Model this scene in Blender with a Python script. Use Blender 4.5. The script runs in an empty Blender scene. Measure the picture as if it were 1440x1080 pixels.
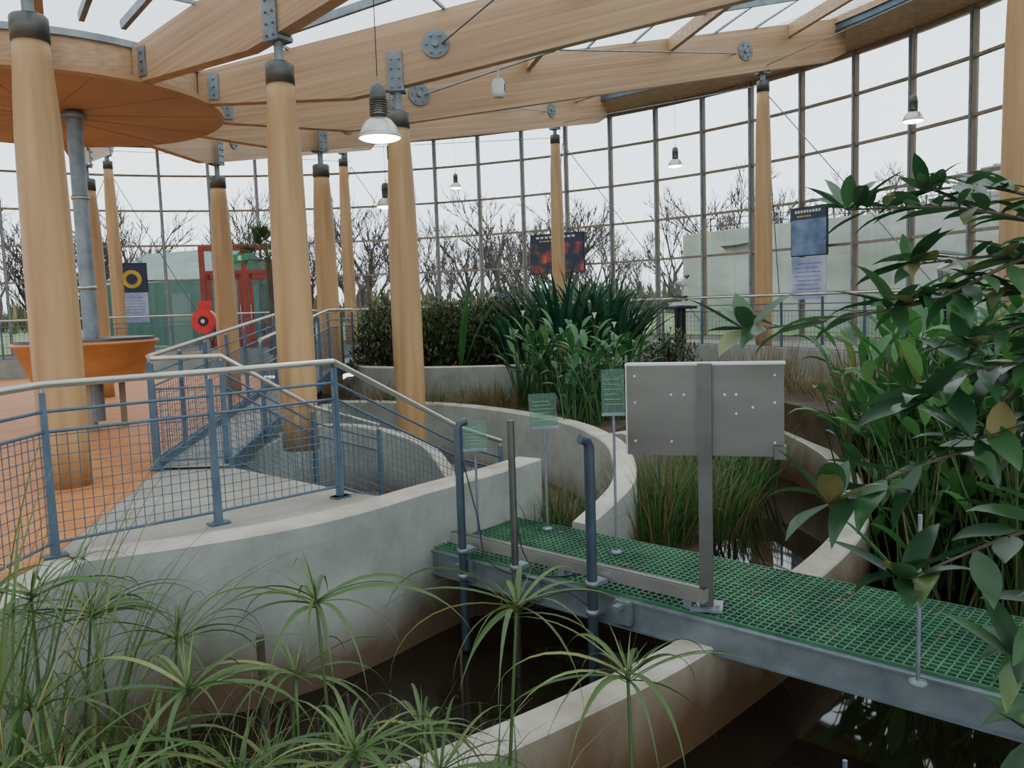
import bpy, math, random
from mathutils import Vector, Matrix
R=random.Random(7)
def ru(a,b): return R.uniform(a,b)
HX,HY=-6.2,11.5

# ---------------------------------------------------------------- materials
def newmat(name):
    m=bpy.data.materials.new(name); m.use_nodes=True
    nt=m.node_tree; nt.nodes.clear()
    out=nt.nodes.new('ShaderNodeOutputMaterial')
    return m,nt,out
def N(nt,t,**kw):
    n=nt.nodes.new(t)
    for k,v in kw.items(): setattr(n,k,v)
    return n
def ramp(nt,fac,stops):
    r=nt.nodes.new('ShaderNodeValToRGB'); e=r.color_ramp.elements
    while len(e)<len(stops): e.new(.5)
    for i,(p,c) in enumerate(stops):
        e[i].position=p; e[i].color=(c[0],c[1],c[2],1)
    nt.links.new(fac,r.inputs[0]); return r.outputs[0]
def s2l(c):
    return tuple(((x/255)/12.92 if x/255<=.04045 else ((x/255+.055)/1.055)**2.4) for x in c)
def pmat(name,c1,c2=None,scale=(3,3,3),rough=.6,metal=0,bump=0,coord='Object',detail=5,nscale=1,lo=.3,hi=.7,tilt=0,spec=.5):
    m,nt,out=newmat(name)
    b=N(nt,'ShaderNodeBsdfPrincipled'); b.inputs['Roughness'].default_value=rough; b.inputs['Metallic'].default_value=metal
    b.inputs['Specular IOR Level'].default_value=spec
    nt.links.new(b.outputs[0],out.inputs[0])
    c1=s2l(c1); c2=s2l(c2) if c2 else tuple(x*.7 for x in c1)
    tc=N(nt,'ShaderNodeTexCoord'); mp=N(nt,'ShaderNodeMapping'); mp.inputs['Scale'].default_value=scale
    if tilt:
        m0=N(nt,'ShaderNodeMapping'); m0.inputs['Rotation'].default_value=(0,tilt,0)
        nt.links.new(tc.outputs[coord],m0.inputs[0]); nt.links.new(m0.outputs[0],mp.inputs[0])
    else: nt.links.new(tc.outputs[coord],mp.inputs[0])
    no=N(nt,'ShaderNodeTexNoise'); no.inputs['Scale'].default_value=nscale; no.inputs['Detail'].default_value=detail
    nt.links.new(mp.outputs[0],no.inputs['Vector'])
    col=ramp(nt,no.outputs['Fac'],[(lo,c2),(hi,c1)])
    nt.links.new(col,b.inputs['Base Color'])
    if bump:
        bp=N(nt,'ShaderNodeBump'); bp.inputs['Strength'].default_value=bump; bp.inputs['Distance'].default_value=.02
        nt.links.new(no.outputs['Fac'],bp.inputs['Height']); nt.links.new(bp.outputs[0],b.inputs['Normal'])
    return m
def leafmat(name,ca,cb,cc,rough=.4,trans=.25,old=(128,116,70)):
    m,nt,out=newmat(name)
    g=N(nt,'ShaderNodeNewGeometry')
    col=ramp(nt,g.outputs['Random Per Island'],[(0,s2l(ca)),(.55,s2l(cb)),(.9,s2l(cc)),(1,s2l(old))])
    b=N(nt,'ShaderNodeBsdfPrincipled'); b.inputs['Roughness'].default_value=rough
    nt.links.new(col,b.inputs['Base Color'])
    t=N(nt,'ShaderNodeBsdfTranslucent'); nt.links.new(col,t.inputs[0])
    mx=N(nt,'ShaderNodeMixShader'); mx.inputs[0].default_value=trans
    nt.links.new(b.outputs[0],mx.inputs[1]); nt.links.new(t.outputs[0],mx.inputs[2]); nt.links.new(mx.outputs[0],out.inputs[0])
    return m

M={}
M['colwood']=pmat('column_pine',(182,146,102),(152,115,74),(9,9,.5),.5,bump=.08)
M['beamwood']=pmat('glulam_spruce',(190,156,122),(160,126,94),(.4,9,26),.55,bump=.05,tilt=math.atan(.2))
M['ply']=pmat('plywood_soffit',(188,148,108),(166,126,88),(1.2,1.2,1.2),.55)
M['tablewood']=pmat('table_ply',(200,138,82),(176,114,62),(2,2,8),.45)
M['mull']=pmat('mullion_timber',(142,126,108),(114,100,86),(6,6,.6),.6)
M['galv']=pmat('galvanised_steel',(140,148,154),(112,120,126),(6,6,6),.5,.6)
M['stainless']=pmat('stainless_steel',(196,194,186),(168,166,160),(2,2,2),.35,.8)
M['boxsteel']=pmat('brushed_sheet_metal',(112,110,104),(96,94,89),(1.2,1.2,5),.38,.85)
M['poststeel']=pmat('post_steel',(100,100,96),(84,84,81),(4,4,4),.42,.7)
M['blue']=pmat('blue_grey_paint',(84,103,120),(68,87,104),(5,5,5),.45,.2)
M['darkpipe']=pmat('dark_pvc_pipe',(56,68,80),(44,54,64),(5,5,5),.4)
M['green']=pmat('green_frp_grating',(72,122,88),(34,78,56),(3,3,3),.5)
M['soil']=pmat('bed_soil',(84,66,44),(40,30,20),(3,3,3),.95,bump=.6)
M['dry']=leafmat('dry_reed',(112,92,60),(140,114,78),(92,94,56),.8)
M['grass']=pmat('lawn',(118,132,86),(86,102,62),(.5,.5,.5),.95)
M['bank']=pmat('weedy_bank',(126,124,104),(80,80,60),(1.4,1.4,1.4),.95,bump=.5)
M['path']=pmat('outdoor_paving',(150,150,146),(126,126,122),(.6,.6,.6),.9)
M['red']=pmat('red_paint',(150,58,40),(130,44,32),(3,3,3),.45)
M['firered']=pmat('fire_red',(205,44,40),(180,34,32),(3,3,3),.35)
M['black']=pmat('black_plastic',(22,24,28),(15,16,18),(5,5,5),.4)
M['white']=pmat('white_plastic',(215,215,210),(195,195,190),(5,5,5),.4)
M['exit']=pmat('exit_green',(30,150,90),(20,130,80),(5,5,5),.4)
M['barn']=pmat('green_barn_sheet',(58,92,78),(44,74,62),(6,.4,.4),.7)
M['barnroof']=pmat('barn_roof',(104,122,114),(84,102,94),(.4,4,4),.7)
M['bark']=pmat('tree_bark',(88,74,62),(58,50,42),(8,8,2),.9)
M['mossrock']=pmat('far_rubble',(138,142,142),(92,98,96),(1.2,1.2,1.2),.95,bump=.5)
M['fence']=pmat('timber_fence',(160,154,122),(124,120,92),(5,5,.5),.8)
M['arum']=leafmat('arum_leaf',(34,76,38),(48,96,46),(74,124,66))
M['strap']=leafmat('strap_leaf',(26,60,42),(40,80,56),(64,108,78),.35)
M['broad']=leafmat('thalia_leaf',(42,86,42),(62,112,54),(92,142,76),.38,.35)
M['ficus']=leafmat('tree_leaf',(36,66,40),(50,86,50),(78,116,70),.33,.25)
M['shrub']=leafmat('shrub_leaf',(50,62,40),(70,82,52),(98,104,72),.6)
M['pap']=leafmat('papyrus_leaf',(48,76,34),(72,98,44),(118,128,72),.45,.25,(176,146,98))
M['papd']=leafmat('papyrus_stem_green',(50,70,34),(64,86,42),(80,98,52),.5,.05)
M['reed']=leafmat('reed_green',(42,72,32),(60,94,42),(88,116,58),.5)
M['palm']=leafmat('palm_frond',(46,66,42),(62,82,50),(80,98,60),.5)
M['flower']=pmat('white_spathe',(240,240,228),(225,225,210),(3,3,3),.4)
M['yellow']=pmat('yellow_print',(214,184,50),(190,150,40),(3,3,3),.5)

def concrete(name,c1,c2,stain=.6):
    m,nt,out=newmat(name)
    b=N(nt,'ShaderNodeBsdfPrincipled'); b.inputs['Roughness'].default_value=.8
    nt.links.new(b.outputs[0],out.inputs[0])
    g=N(nt,'ShaderNodeNewGeometry'); sp=N(nt,'ShaderNodeSeparateXYZ'); nt.links.new(g.outputs['Position'],sp.inputs[0])
    no=N(nt,'ShaderNodeTexNoise'); no.inputs['Scale'].default_value=1.1; no.inputs['Detail'].default_value=9; no.inputs['Roughness'].default_value=.68
    nt.links.new(g.outputs['Position'],no.inputs['Vector'])
    base=ramp(nt,no.outputs['Fac'],[(.3,s2l(c2)),(.62,s2l(c1))])
    no2=N(nt,'ShaderNodeTexNoise'); no2.inputs['Scale'].default_value=2.2; no2.inputs['Detail'].default_value=6
    mp=N(nt,'ShaderNodeMapping'); mp.inputs['Scale'].default_value=(1,1,.35)
    nt.links.new(g.outputs['Position'],mp.inputs[0]); nt.links.new(mp.outputs[0],no2.inputs['Vector'])
    mr=N(nt,'ShaderNodeMapRange'); mr.inputs['From Min'].default_value=-.55; mr.inputs['From Max'].default_value=-1.25
    nt.links.new(sp.outputs[2],mr.inputs[0])
    ad=N(nt,'ShaderNodeMath',operation='MULTIPLY_ADD'); ad.inputs[1].default_value=1.0
    nt.links.new(mr.outputs[0],ad.inputs[0]); nt.links.new(no2.outputs['Fac'],ad.inputs[2])
    mr2=N(nt,'ShaderNodeMapRange'); mr2.inputs['From Min'].default_value=.6; mr2.inputs['From Max'].default_value=1.2; mr2.inputs['To Max'].default_value=stain
    nt.links.new(ad.outputs[0],mr2.inputs[0])
    mx=N(nt,'ShaderNodeMixRGB'); nt.links.new(mr2.outputs[0],mx.inputs[0]); nt.links.new(base,mx.inputs[1]); mx.inputs[2].default_value=(*s2l((92,64,40)),1)
    nt.links.new(mx.outputs[0],b.inputs['Base Color'])
    no3=N(nt,'ShaderNodeTexNoise'); no3.inputs['Scale'].default_value=30; no3.inputs['Detail'].default_value=4
    nt.links.new(g.outputs['Position'],no3.inputs['Vector'])
    bp=N(nt,'ShaderNodeBump'); bp.inputs['Strength'].default_value=.25; bp.inputs['Distance'].default_value=.01
    nt.links.new(no3.outputs['Fac'],bp.inputs['Height']); nt.links.new(bp.outputs[0],b.inputs['Normal'])
    return m
M['conc']=concrete('cast_concrete',(158,160,152),(120,124,116),.9)
M['conctop']=concrete('concrete_coping',(190,186,174),(132,122,106),.6)
M['concfloor']=concrete('concrete_screed',(154,150,140),(124,120,110),.2)
M['concrust']=concrete('rusty_concrete',(152,146,130),(116,98,76),1)
M['concmoss']=pmat('mossy_concrete',(178,180,172),(132,140,122),(.35,.35,.8),.9)

m,nt,out=newmat('orange_wood_floor')
b=N(nt,'ShaderNodeBsdfPrincipled'); b.inputs['Roughness'].default_value=.55; b.inputs['Specular IOR Level'].default_value=.25
tc=N(nt,'ShaderNodeTexCoord'); br=N(nt,'ShaderNodeTexBrick'); br.inputs['Scale'].default_value=1.5
br.inputs['Color1'].default_value=(*s2l((190,126,74)),1); br.inputs['Color2'].default_value=(*s2l((174,110,62)),1); br.inputs['Mortar'].default_value=(*s2l((140,90,52)),1)
br.inputs['Mortar Size'].default_value=.006
nt.links.new(tc.outputs['Object'],br.inputs[0]); nt.links.new(br.outputs[0],b.inputs['Base Color']); nt.links.new(b.outputs[0],out.inputs[0]); M['orange']=m
m,nt,out=newmat('dark_pond_water')
b=N(nt,'ShaderNodeBsdfPrincipled'); b.inputs['Roughness'].default_value=.03; b.inputs['Base Color'].default_value=(.014,.010,.006,1); b.inputs['IOR'].default_value=1.45
no=N(nt,'ShaderNodeTexNoise'); no.inputs['Scale'].default_value=5; bp=N(nt,'ShaderNodeBump'); bp.inputs['Strength'].default_value=.15; bp.inputs['Distance'].default_value=.01
nt.links.new(no.outputs['Fac'],bp.inputs['Height']); nt.links.new(bp.outputs[0],b.inputs['Normal']); nt.links.new(b.outputs[0],out.inputs[0]); M['water']=m
m,nt,out=newmat('window_glass')
t=N(nt,'ShaderNodeBsdfTransparent'); t.inputs[0].default_value=(.87,.92,.93,1); g=N(nt,'ShaderNodeBsdfGlossy'); g.inputs['Roughness'].default_value=.02
fr=N(nt,'ShaderNodeFresnel'); fr.inputs[0].default_value=1.25
mx=N(nt,'ShaderNodeMixShader'); nt.links.new(fr.outputs[0],mx.inputs[0]); nt.links.new(t.outputs[0],mx.inputs[1]); nt.links.new(g.outputs[0],mx.inputs[2]); nt.links.new(mx.outputs[0],out.inputs[0]); M['glass']=m
m,nt,out=newmat('translucent_roof_panel')
t=N(nt,'ShaderNodeBsdfTransparent'); t.inputs[0].default_value=(.68,.72,.72,1); g=N(nt,'ShaderNodeBsdfTranslucent'); g.inputs[0].default_value=(.66,.7,.7,1)
tc=N(nt,'ShaderNodeTexCoord'); sx=N(nt,'ShaderNodeSeparateXYZ'); nt.links.new(tc.outputs['Object'],sx.inputs[0])
at=N(nt,'ShaderNodeMath',operation='ARCTAN2'); nt.links.new(sx.outputs[1],at.inputs[0]); nt.links.new(sx.outputs[0],at.inputs[1])
mu=N(nt,'ShaderNodeMath',operation='MULTIPLY'); mu.inputs[1].default_value=400; nt.links.new(at.outputs[0],mu.inputs[0])
si=N(nt,'ShaderNodeMath',operation='SINE'); nt.links.new(mu.outputs[0],si.inputs[0])
mr=N(nt,'ShaderNodeMapRange'); mr.inputs['From Min'].default_value=-1; mr.inputs['To Min'].default_value=.35; mr.inputs['To Max'].default_value=.8; nt.links.new(si.outputs[0],mr.inputs[0])
mx=N(nt,'ShaderNodeMixShader'); nt.links.new(mr.outputs[0],mx.inputs[0]); nt.links.new(t.outputs[0],mx.inputs[1]); nt.links.new(g.outputs[0],mx.inputs[2]); nt.links.new(mx.outputs[0],out.inputs[0]); M['poly']=m
m,nt,out=newmat('acrylic_sign')
t=N(nt,'ShaderNodeBsdfTransparent'); t.inputs[0].default_value=(.74,.86,.8,1); g=N(nt,'ShaderNodeBsdfPrincipled'); g.inputs['Base Color'].default_value=(.25,.36,.3,1); g.inputs['Roughness'].default_value=.1
mx=N(nt,'ShaderNodeMixShader'); mx.inputs[0].default_value=.16; nt.links.new(t.outputs[0],mx.inputs[1]); nt.links.new(g.outputs[0],mx.inputs[2]); nt.links.new(mx.outputs[0],out.inputs[0]); M['acryl']=m
M['signtext']=pmat('sign_print',(110,150,126),(100,140,116),(5,5,5),.5)
def emis(name,c,s):
    m,nt,out=newmat(name); e=N(nt,'ShaderNodeEmission'); e.inputs[0].default_value=(*c,1); e.inputs[1].default_value=s
    nt.links.new(e.outputs[0],out.inputs[0]); return m
M['lampglass']=emis('lamp_diffuser',(1,.86,.62),22)
def poster(name,cols,scale):
    m,nt,out=newmat(name); b=N(nt,'ShaderNodeBsdfPrincipled'); b.inputs['Roughness'].default_value=.35
    tc=N(nt,'ShaderNodeTexCoord'); no=N(nt,'ShaderNodeTexNoise'); no.inputs['Scale'].default_value=scale; no.inputs['Detail'].default_value=3
    nt.links.new(tc.outputs['Object'],no.inputs['Vector'])
    c=ramp(nt,no.outputs['Fac'],[(i*.1+.4,s2l(x)) for i,x in enumerate(cols)])
    nt.links.new(c,b.inputs['Base Color']); nt.links.new(b.outputs[0],out.inputs[0]); return m
M['postA']=poster('poster_flowers',[(22,32,56),(36,48,66),(150,50,40),(210,130,80)],2.6)
M['postB']=poster('poster_blue',[(70,88,122),(88,106,140),(110,128,158),(186,166,90)],1.8)
M['postC']=poster('poster_lavender',[(120,126,158),(146,150,178),(172,172,192),(180,180,196)],1.2)
M['navy']=pmat('poster_navy',(28,38,68),(22,30,56),(1,1,1),.35)

# ---------------------------------------------------------------- mesh builder
class MB:
    def __init__(s): s.v=[];s.f=[];s.mi=[];s.sm=[];s.mats=[]
    def k(s,m):
        if m not in s.mats: s.mats.append(m)
        return s.mats.index(m)
    def add(s,vs,fs,m,smooth=False):
        o=len(s.v); s.v+= [tuple(v) for v in vs]; i=s.k(m)
        for f in fs: s.f.append(tuple(a+o for a in f)); s.mi.append(i); s.sm.append(smooth)
    def box(s,c,d,m,rz=0,M3=None):
        rot=M3 or Matrix.Rotation(rz,3,'Z'); c=Vector(c)
        vs=[c+rot@Vector((x*d[0]/2,y*d[1]/2,z*d[2]/2)) for x in(-1,1) for y in(-1,1) for z in(-1,1)]
        s.add(vs,[(0,1,3,2),(4,6,7,5),(0,4,5,1),(2,3,7,6),(0,2,6,4),(1,5,7,3)],m)
    def bar(s,a,b,w,h,m,up=(0,0,1)):
        a=Vector(a);b=Vector(b);d=(b-a)
        L=d.length
        if L<1e-6:return
        x=d/L; u=Vector(up)
        if abs(x.dot(u))>.98: u=Vector((0,1,0))
        y=u.cross(x).normalized(); z=x.cross(y)
        R3=Matrix((x,y,z)).transposed()
        s.box((a+b)/2,(L,w,h),m,M3=R3)
    def tube(s,pts,r,m,n=8,cap=True):
        pts=[Vector(p) for p in pts]; k=len(pts)
        rr=r if isinstance(r,(list,tuple)) else [r]*k
        vs=[];fs=[];pu=None
        for i,p in enumerate(pts):
            t=(pts[min(i+1,k-1)]-pts[max(i-1,0)]).normalized()
            if pu is None:
                pu=Vector((0,0,1)) if abs(t.z)<.9 else Vector((1,0,0))
            u=(pu-t*pu.dot(t)).normalized(); pu=u; w=t.cross(u)
            for j in range(n):
                a=2*math.pi*j/n; vs.append(p+(u*math.cos(a)+w*math.sin(a))*rr[i])
        for i in range(k-1):
            for j in range(n):
                j2=(j+1)%n; fs.append((i*n+j,i*n+j2,(i+1)*n+j2,(i+1)*n+j))
        s.add(vs,fs,m,True)
        if cap and n>3:
            s.add(vs[:n],[tuple(range(n))[::-1]],m); s.add(vs[-n:],[tuple(range(n))],m)
    def lathe(s,c,prof,m,n=32,smooth=True):
        c=Vector(c);vs=[];fs=[]
        for r,z in prof:
            for j in range(n):
                a=2*math.pi*j/n; vs.append(c+Vector((r*math.cos(a),r*math.sin(a),z)))
        for i in range(len(prof)-1):
            for j in range(n):
                j2=(j+1)%n; fs.append((i*n+j,i*n+j2,(i+1)*n+j2,(i+1)*n+j))
        s.add(vs,fs,m,smooth)
    def poly(s,pts,z,m,th=.1):
        n=len(pts)
        top=[(p[0],p[1],z) for p in pts]; bot=[(p[0],p[1],z-th) for p in pts]
        s.add(top+bot,[tuple(range(n)),tuple(range(2*n-1,n-1,-1))]+[(i,(i+1)%n,n+(i+1)%n,n+i) for i in range(n)],m)
    def obj(s,name,loc=(0,0,0),rz=0,parent=None):
        me=bpy.data.meshes.new(name); me.from_pydata(s.v,[],s.f); me.update()
        for m in s.mats: me.materials.append(M[m])
        me.polygons.foreach_set('material_index',s.mi); me.polygons.foreach_set('use_smooth',s.sm)
        o=bpy.data.objects.new(name,me); bpy.context.scene.collection.objects.link(o)
        o.location=loc; o.rotation_euler=(0,0,rz)
        if parent: o.parent=parent
        return o
def inst(o,name,loc,rz=0,sc=1):
    n=bpy.data.objects.new(name,o.data); bpy.context.scene.collection.objects.link(n); n.location=loc; n.rotation_euler=(0,0,rz); n.scale=(sc,sc,sc); return n

def catmull(P,k=8):
    P=[Vector(p) for p in P]; out=[]
    for i in range(len(P)-1):
        p0=P[max(i-1,0)];p1=P[i];p2=P[i+1];p3=P[min(i+2,len(P)-1)]
        for j in range(k):
            t=j/k
            out.append(.5*((2*p1)+(p2-p0)*t+(2*p0-5*p1+4*p2-p3)*t*t+(3*p1-p0-3*p2+p3)*t**3))
    out.append(P[-1]); return out
def wall(name,P,th,zb,mf='conc',mt='conctop',side=1,k=8,cham=.015):
    C=catmull(P,k); mb=MB(); A=[]
    for i,p in enumerate(C):
        t=C[min(i+1,len(C)-1)]-C[max(i-1,0)]; t.z=0; t.normalize()
        n=Vector((-t.y,t.x,0))*side
        A.append((p,n))
    prof=lambda p,n:[Vector((p.x,p.y,zb)),Vector((p.x,p.y,p.z-cham)),Vector((p.x,p.y,p.z))+n*cham,Vector((p.x,p.y,p.z))+n*(th-cham),Vector((p.x,p.y,p.z-cham))+n*th,Vector((p.x,p.y,zb))+n*th]
    rows=[prof(p,n) for p,n in A]; vs=[v for r in rows for v in r]
    for a,b,mm in ((0,1,mf),(1,2,mt),(2,3,mt),(3,4,mt),(4,5,mf)):
        mb.add(vs,[(i*6+a,(i+1)*6+a,(i+1)*6+b,i*6+b) for i in range(len(rows)-1)],mm,False)
    mb.add(rows[0],[(0,1,2,3,4,5)],mf); mb.add(rows[-1],[(5,4,3,2,1,0)],mf)
    return mb.obj(name)

# ---------------------------------------------------------------- camera & light
cd=bpy.data.cameras.new('camera'); cam=bpy.data.objects.new('camera',cd); bpy.context.scene.collection.objects.link(cam)
cd.sensor_width=36; cd.lens=1160/1440*36; cd.clip_end=500
cam.matrix_world=Matrix.Translation((0,0,1.5))@Matrix.Rotation(math.radians(90-5.46),4,'X')@Matrix.Rotation(math.radians(-1.9),4,'Z')
bpy.context.scene.camera=cam
w=bpy.data.worlds.new('overcast_sky'); bpy.context.scene.world=w; w.use_nodes=True
nt=w.node_tree; bg=nt.nodes['Background']
tc=N(nt,'ShaderNodeTexCoord'); no=N(nt,'ShaderNodeTexNoise'); no.inputs['Scale'].default_value=2.5; no.inputs['Detail'].default_value=4
nt.links.new(tc.outputs['Generated'],no.inputs['Vector'])
nt.links.new(ramp(nt,no.outputs['Fac'],[(.3,(.80,.89,1.0)),(.7,(.93,.97,1))]),bg.inputs[0]); bg.inputs[1].default_value=3.0
sl=bpy.data.lights.new('overcast_sun','SUN'); sl.energy=.6; sl.angle=math.radians(60); so=bpy.data.objects.new('overcast_sun',sl)
bpy.context.scene.collection.objects.link(so); so.rotation_euler=(math.radians(-25),math.radians(20),0)

# ---------------------------------------------------------------- roof
def und(r): return 4.38+.2*(r-4.6)
def lowz(r): return max(4.31,und(r))
ANG=[-62,-33,-2,26,53,82,112,142,172,202,235,267]
BW=.16; BD=.84
for a in ANG:
    mb=MB()
    rs=[2.15,3.0,4.2,4.6,8.6,12.8,14.5,14.95]
    lo=[lowz(r) for r in rs]; lo[-1]+=.12
    hi=[und(r)+BD for r in rs]
    vs=[]
    for r,l,h in zip(rs,lo,hi): vs+=[(r,-BW/2,l),(r,BW/2,l),(r,BW/2,h),(r,-BW/2,h)]
    fs=[]
    for i in range(len(rs)-1):
        for j in range(4): fs.append((i*4+j,i*4+(j+1)%4,(i+1)*4+(j+1)%4,(i+1)*4+j))
    fs+=[(0,1,2,3),((len(rs)-1)*4+3,(len(rs)-1)*4+2,(len(rs)-1)*4+1,(len(rs)-1)*4)]
    mb.add(vs,fs,'beamwood')
    for rr in (5.35,12.2):
        for sy in (-1,1):
            zc=und(rr)+BD*.5
            mb.tube([(rr,sy*BW/2,zc),(rr,sy*(BW/2+.025),zc)],.18,'galv',24)
            mb.tube([(rr,sy*BW/2,zc),(rr,sy*(BW/2+.06),zc)],.045,'galv',8)
            for q in range(6):
                an=q*math.pi/3; mb.tube([(rr+.12*math.cos(an),sy*(BW/2+.02),zc+.12*math.sin(an)),(rr+.12*math.cos(an),sy*(BW/2+.045),zc+.12*math.sin(an))],.018,'galv',6)
    for sy in(-1,1):
        mb.box((2.36,sy*(BW/2+.01),4.53),(.14,.02,.34),'galv')
        for q in(-.1,0,.1): mb.tube([(2.36,sy*(BW/2),4.53+q),(2.36,sy*(BW/2+.04),4.53+q)],.018,'galv',6)
    mb.obj('glulam_roof_beam',(HX,HY,0),math.radians(a))
mb=MB()
mb.lathe((0,0,0),[(0,4.27),(2.26,4.27),(2.3,4.3),(2.3,4.36),(2.2,4.38)],'ply',64,False)
for i in range(12):
    a=i*math.pi/6+.2; mb.bar((.15*math.cos(a),.15*math.sin(a),4.268),(2.24*math.cos(a),2.24*math.sin(a),4.268),.008,.004,'mull')
mb.lathe((0,0,0),[(2.0,4.36),(2.14,4.36),(2.14,4.78),(2.0,4.78),(2.0,4.36)],'beamwood',64,False)
mb.lathe((0,0,0),[(2.15,4.72),(2.18,4.72),(2.18,4.8),(2.15,4.8)],'galv',64,False)
mb.obj('ceiling_hub_disc',(HX,HY,0))
mb=MB(); nA=96
rr=[1.9,2.6,4.6,8.6,12.8,14.9]
hz=[4.85]+[und(r)+BD+.04 for r in rr[1:]]
mb.lathe((0,0,0),list(zip(rr,hz)),'poly',nA,False)
mb.lathe((0,0,0),[(0,4.9),(1.9,4.85)],'poly',nA,False)
ro=mb.obj('ceiling_roof_glazing',(HX,HY,0))
mb=MB()
sa=sorted([a%360 for a in ANG])
for i,a in enumerate(sa):
    b=sa[(i+1)%len(sa)]; d=(b-a)%360
    for q in (1/3,2/3):
        an=math.radians(a+d*q); c,s_=math.cos(an),math.sin(an)
        for j in range(1,len(rr)-1):
            mb.bar((rr[j]*c,rr[j]*s_,hz[j]-.05),(rr[j+1]*c,rr[j+1]*s_,hz[j+1]-.05),.06,.1,'galv')
    for rp in (7.4,10.4,13.4):
        z=und(rp)+BD-.14
        a0=math.radians(a);a1=math.radians(b if b>a else b+360)
        mb.bar((rp*math.cos(a0),rp*math.sin(a0),z),(rp*math.cos(a1),rp*math.sin(a1),z),.09,.24,'beamwood')
    for rp in (3.4,5.5,6.5,8.6,9.6,11.5,12.5):
        z=und(rp)+BD
        a0=math.radians(a);a1=math.radians(b if b>a else b+360)
        mb.bar((rp*math.cos(a0),rp*math.sin(a0),z),(rp*math.cos(a1),rp*math.sin(a1),z),.03,.04,'galv')
mb.obj('roof_purlins',(HX,HY,0))
mb=MB()
zs=6.85
mb.lathe((0,0,0),[(14.7,und(14.6)+.62),(15.3,zs+.15),(15.98,zs+.05),(15.98,zs-.02),(16.35,zs+.05),(16.35,zs+.5),(14.7,zs+.75),(14.7,und(14.6)+.62)],'beamwood',96,False)
mb.lathe((0,0,0),[(14.62,und(14.6)+.74),(14.67,und(14.6)+.74),(14.67,und(14.6)+.6),(14.62,und(14.6)+.6)],'blue',96,False)
mb.obj('roof_eave_soffit',(HX,HY,0))

# ---------------------------------------------------------------- columns
def column(x,y,zb,zt,rad,ang=None,zbeam=None):
    mb=MB(); H=zt-zb
    prof=[(0,0),(rad*.98,0)]+[(rad*f,h*H) for h,f in ((.1,1.0),(.3,1.02),(.5,1.0),(.65,.97),(.78,.92),(.87,.85),(.94,.76),(1,.69))]+[(0,H)]
    mb.lathe((0,0,zb),prof,'colwood',40)
    rc=rad*.76
    mb.lathe((0,0,zt-.06),[(0,0),(rc,0),(rc,.2),(rc*.9,.22),(0,.22)],'poststeel',24)
    mb.tube([(0,0,zt+.1),(0,0,zbeam)],.05,'galv',12)
    ca=math.radians(ang or 0)
    zb2=zbeam
    rot=Matrix.Rotation(ca,3,'Z')
    mb.box((0,0,zb2-.02),(.22,.22,.04),'galv',ca)
    for sy in(-1,1):
        p=rot@Vector((0,sy*(BW/2+.015),0))
        mb.box((p.x,p.y,zb2+.2),(.2,.025,.5),'galv',ca)
        for q in(-.0,.12,.24,.36):
            for sx in (-.05,.05):
                a_=rot@Vector((sx,sy*(BW/2+.02),0)); b_=rot@Vector((sx,sy*(BW/2+.05),0))
                mb.tube([(a_.x,a_.y,zb2+q),(b_.x,b_.y,zb2+q)],.015,'galv',6)
    return mb.obj('timber_column',(x,y,0))
RIN={-62:4.62,-33:4.6,-2:4.8,53:4.65,26:4.92}
AIN={-62:-62.5,53:51.5,82:81,112:111,26:25}
for a in ANG:
    if a in (235,267): continue
    r=RIN.get(a,4.6); aa=AIN.get(a,a); x=HX+r*math.cos(math.radians(aa)); y=HY+r*math.sin(math.radians(aa))
    zb=-.93 if a in(-2,26) else 0
    column(x,y,zb,und(4.6)-.42,.197 if a!=-62 else .205,a,und(r))
for a in ANG:
    if a in (-62,235,267,-33): continue
    r=12.8; aa={53:54,82:83,-2:-3,26:26.3}.get(a,a); x=HX+r*math.cos(math.radians(aa)); y=HY+r*math.sin(math.radians(aa))
    column(x,y,.4,und(12.8)-.34,.17,a,und(12.8))
mb=MB(); mb.tube([(0,0,0.1),(0,0,4.26)],.1,'galv',20); mb.lathe((0,0,4.16),[(.1,0),(.16,0),(.16,.06),(.1,.1)],'galv',20)
for z in(1.9,3.1): mb.lathe((0,0,z),[(.1,0),(.115,0),(.115,.05),(.1,.05)],'stainless',20)
mb.obj('downpipe',(-5.72,11.3,0))

# ---------------------------------------------------------------- glass wall
RW=16.0; NM=68; OFF=.3
TR=[1.55,2.65,3.75,4.85,5.95,6.85]
mb=MB()
for i in range(NM):
    a=2*math.pi*(i+OFF)/NM; c,s_=math.cos(a),math.sin(a); a2=2*math.pi*(i+1+OFF)/NM
    mb.box((RW*c,RW*s_,3.65),(.16,.085,6.5),'mull',a)
    mb.box(((RW-.09)*c,(RW-.09)*s_,3.65),(.02,.05,6.4),'galv',a)
    for z in TR+[.5]:
        mb.bar((RW*c,RW*s_,z),(RW*math.cos(a2),RW*math.sin(a2),z),.1,.06,'mull')
mb.lathe((0,0,0),[(RW-.12,-.1),(RW-.12,.48),(RW+.12,.48),(RW+.12,-.1)],'conc',NM,False)
mb.obj('window_frame_curtain_wall',(HX,HY,0))
mb=MB(); mb.lathe((0,0,0),[(RW+.03,.48),(RW+.03,6.9)],'glass',NM,False); mb.obj('window_glass_curtain_wall',(HX,HY,0),2*math.pi*OFF/NM)

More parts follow.
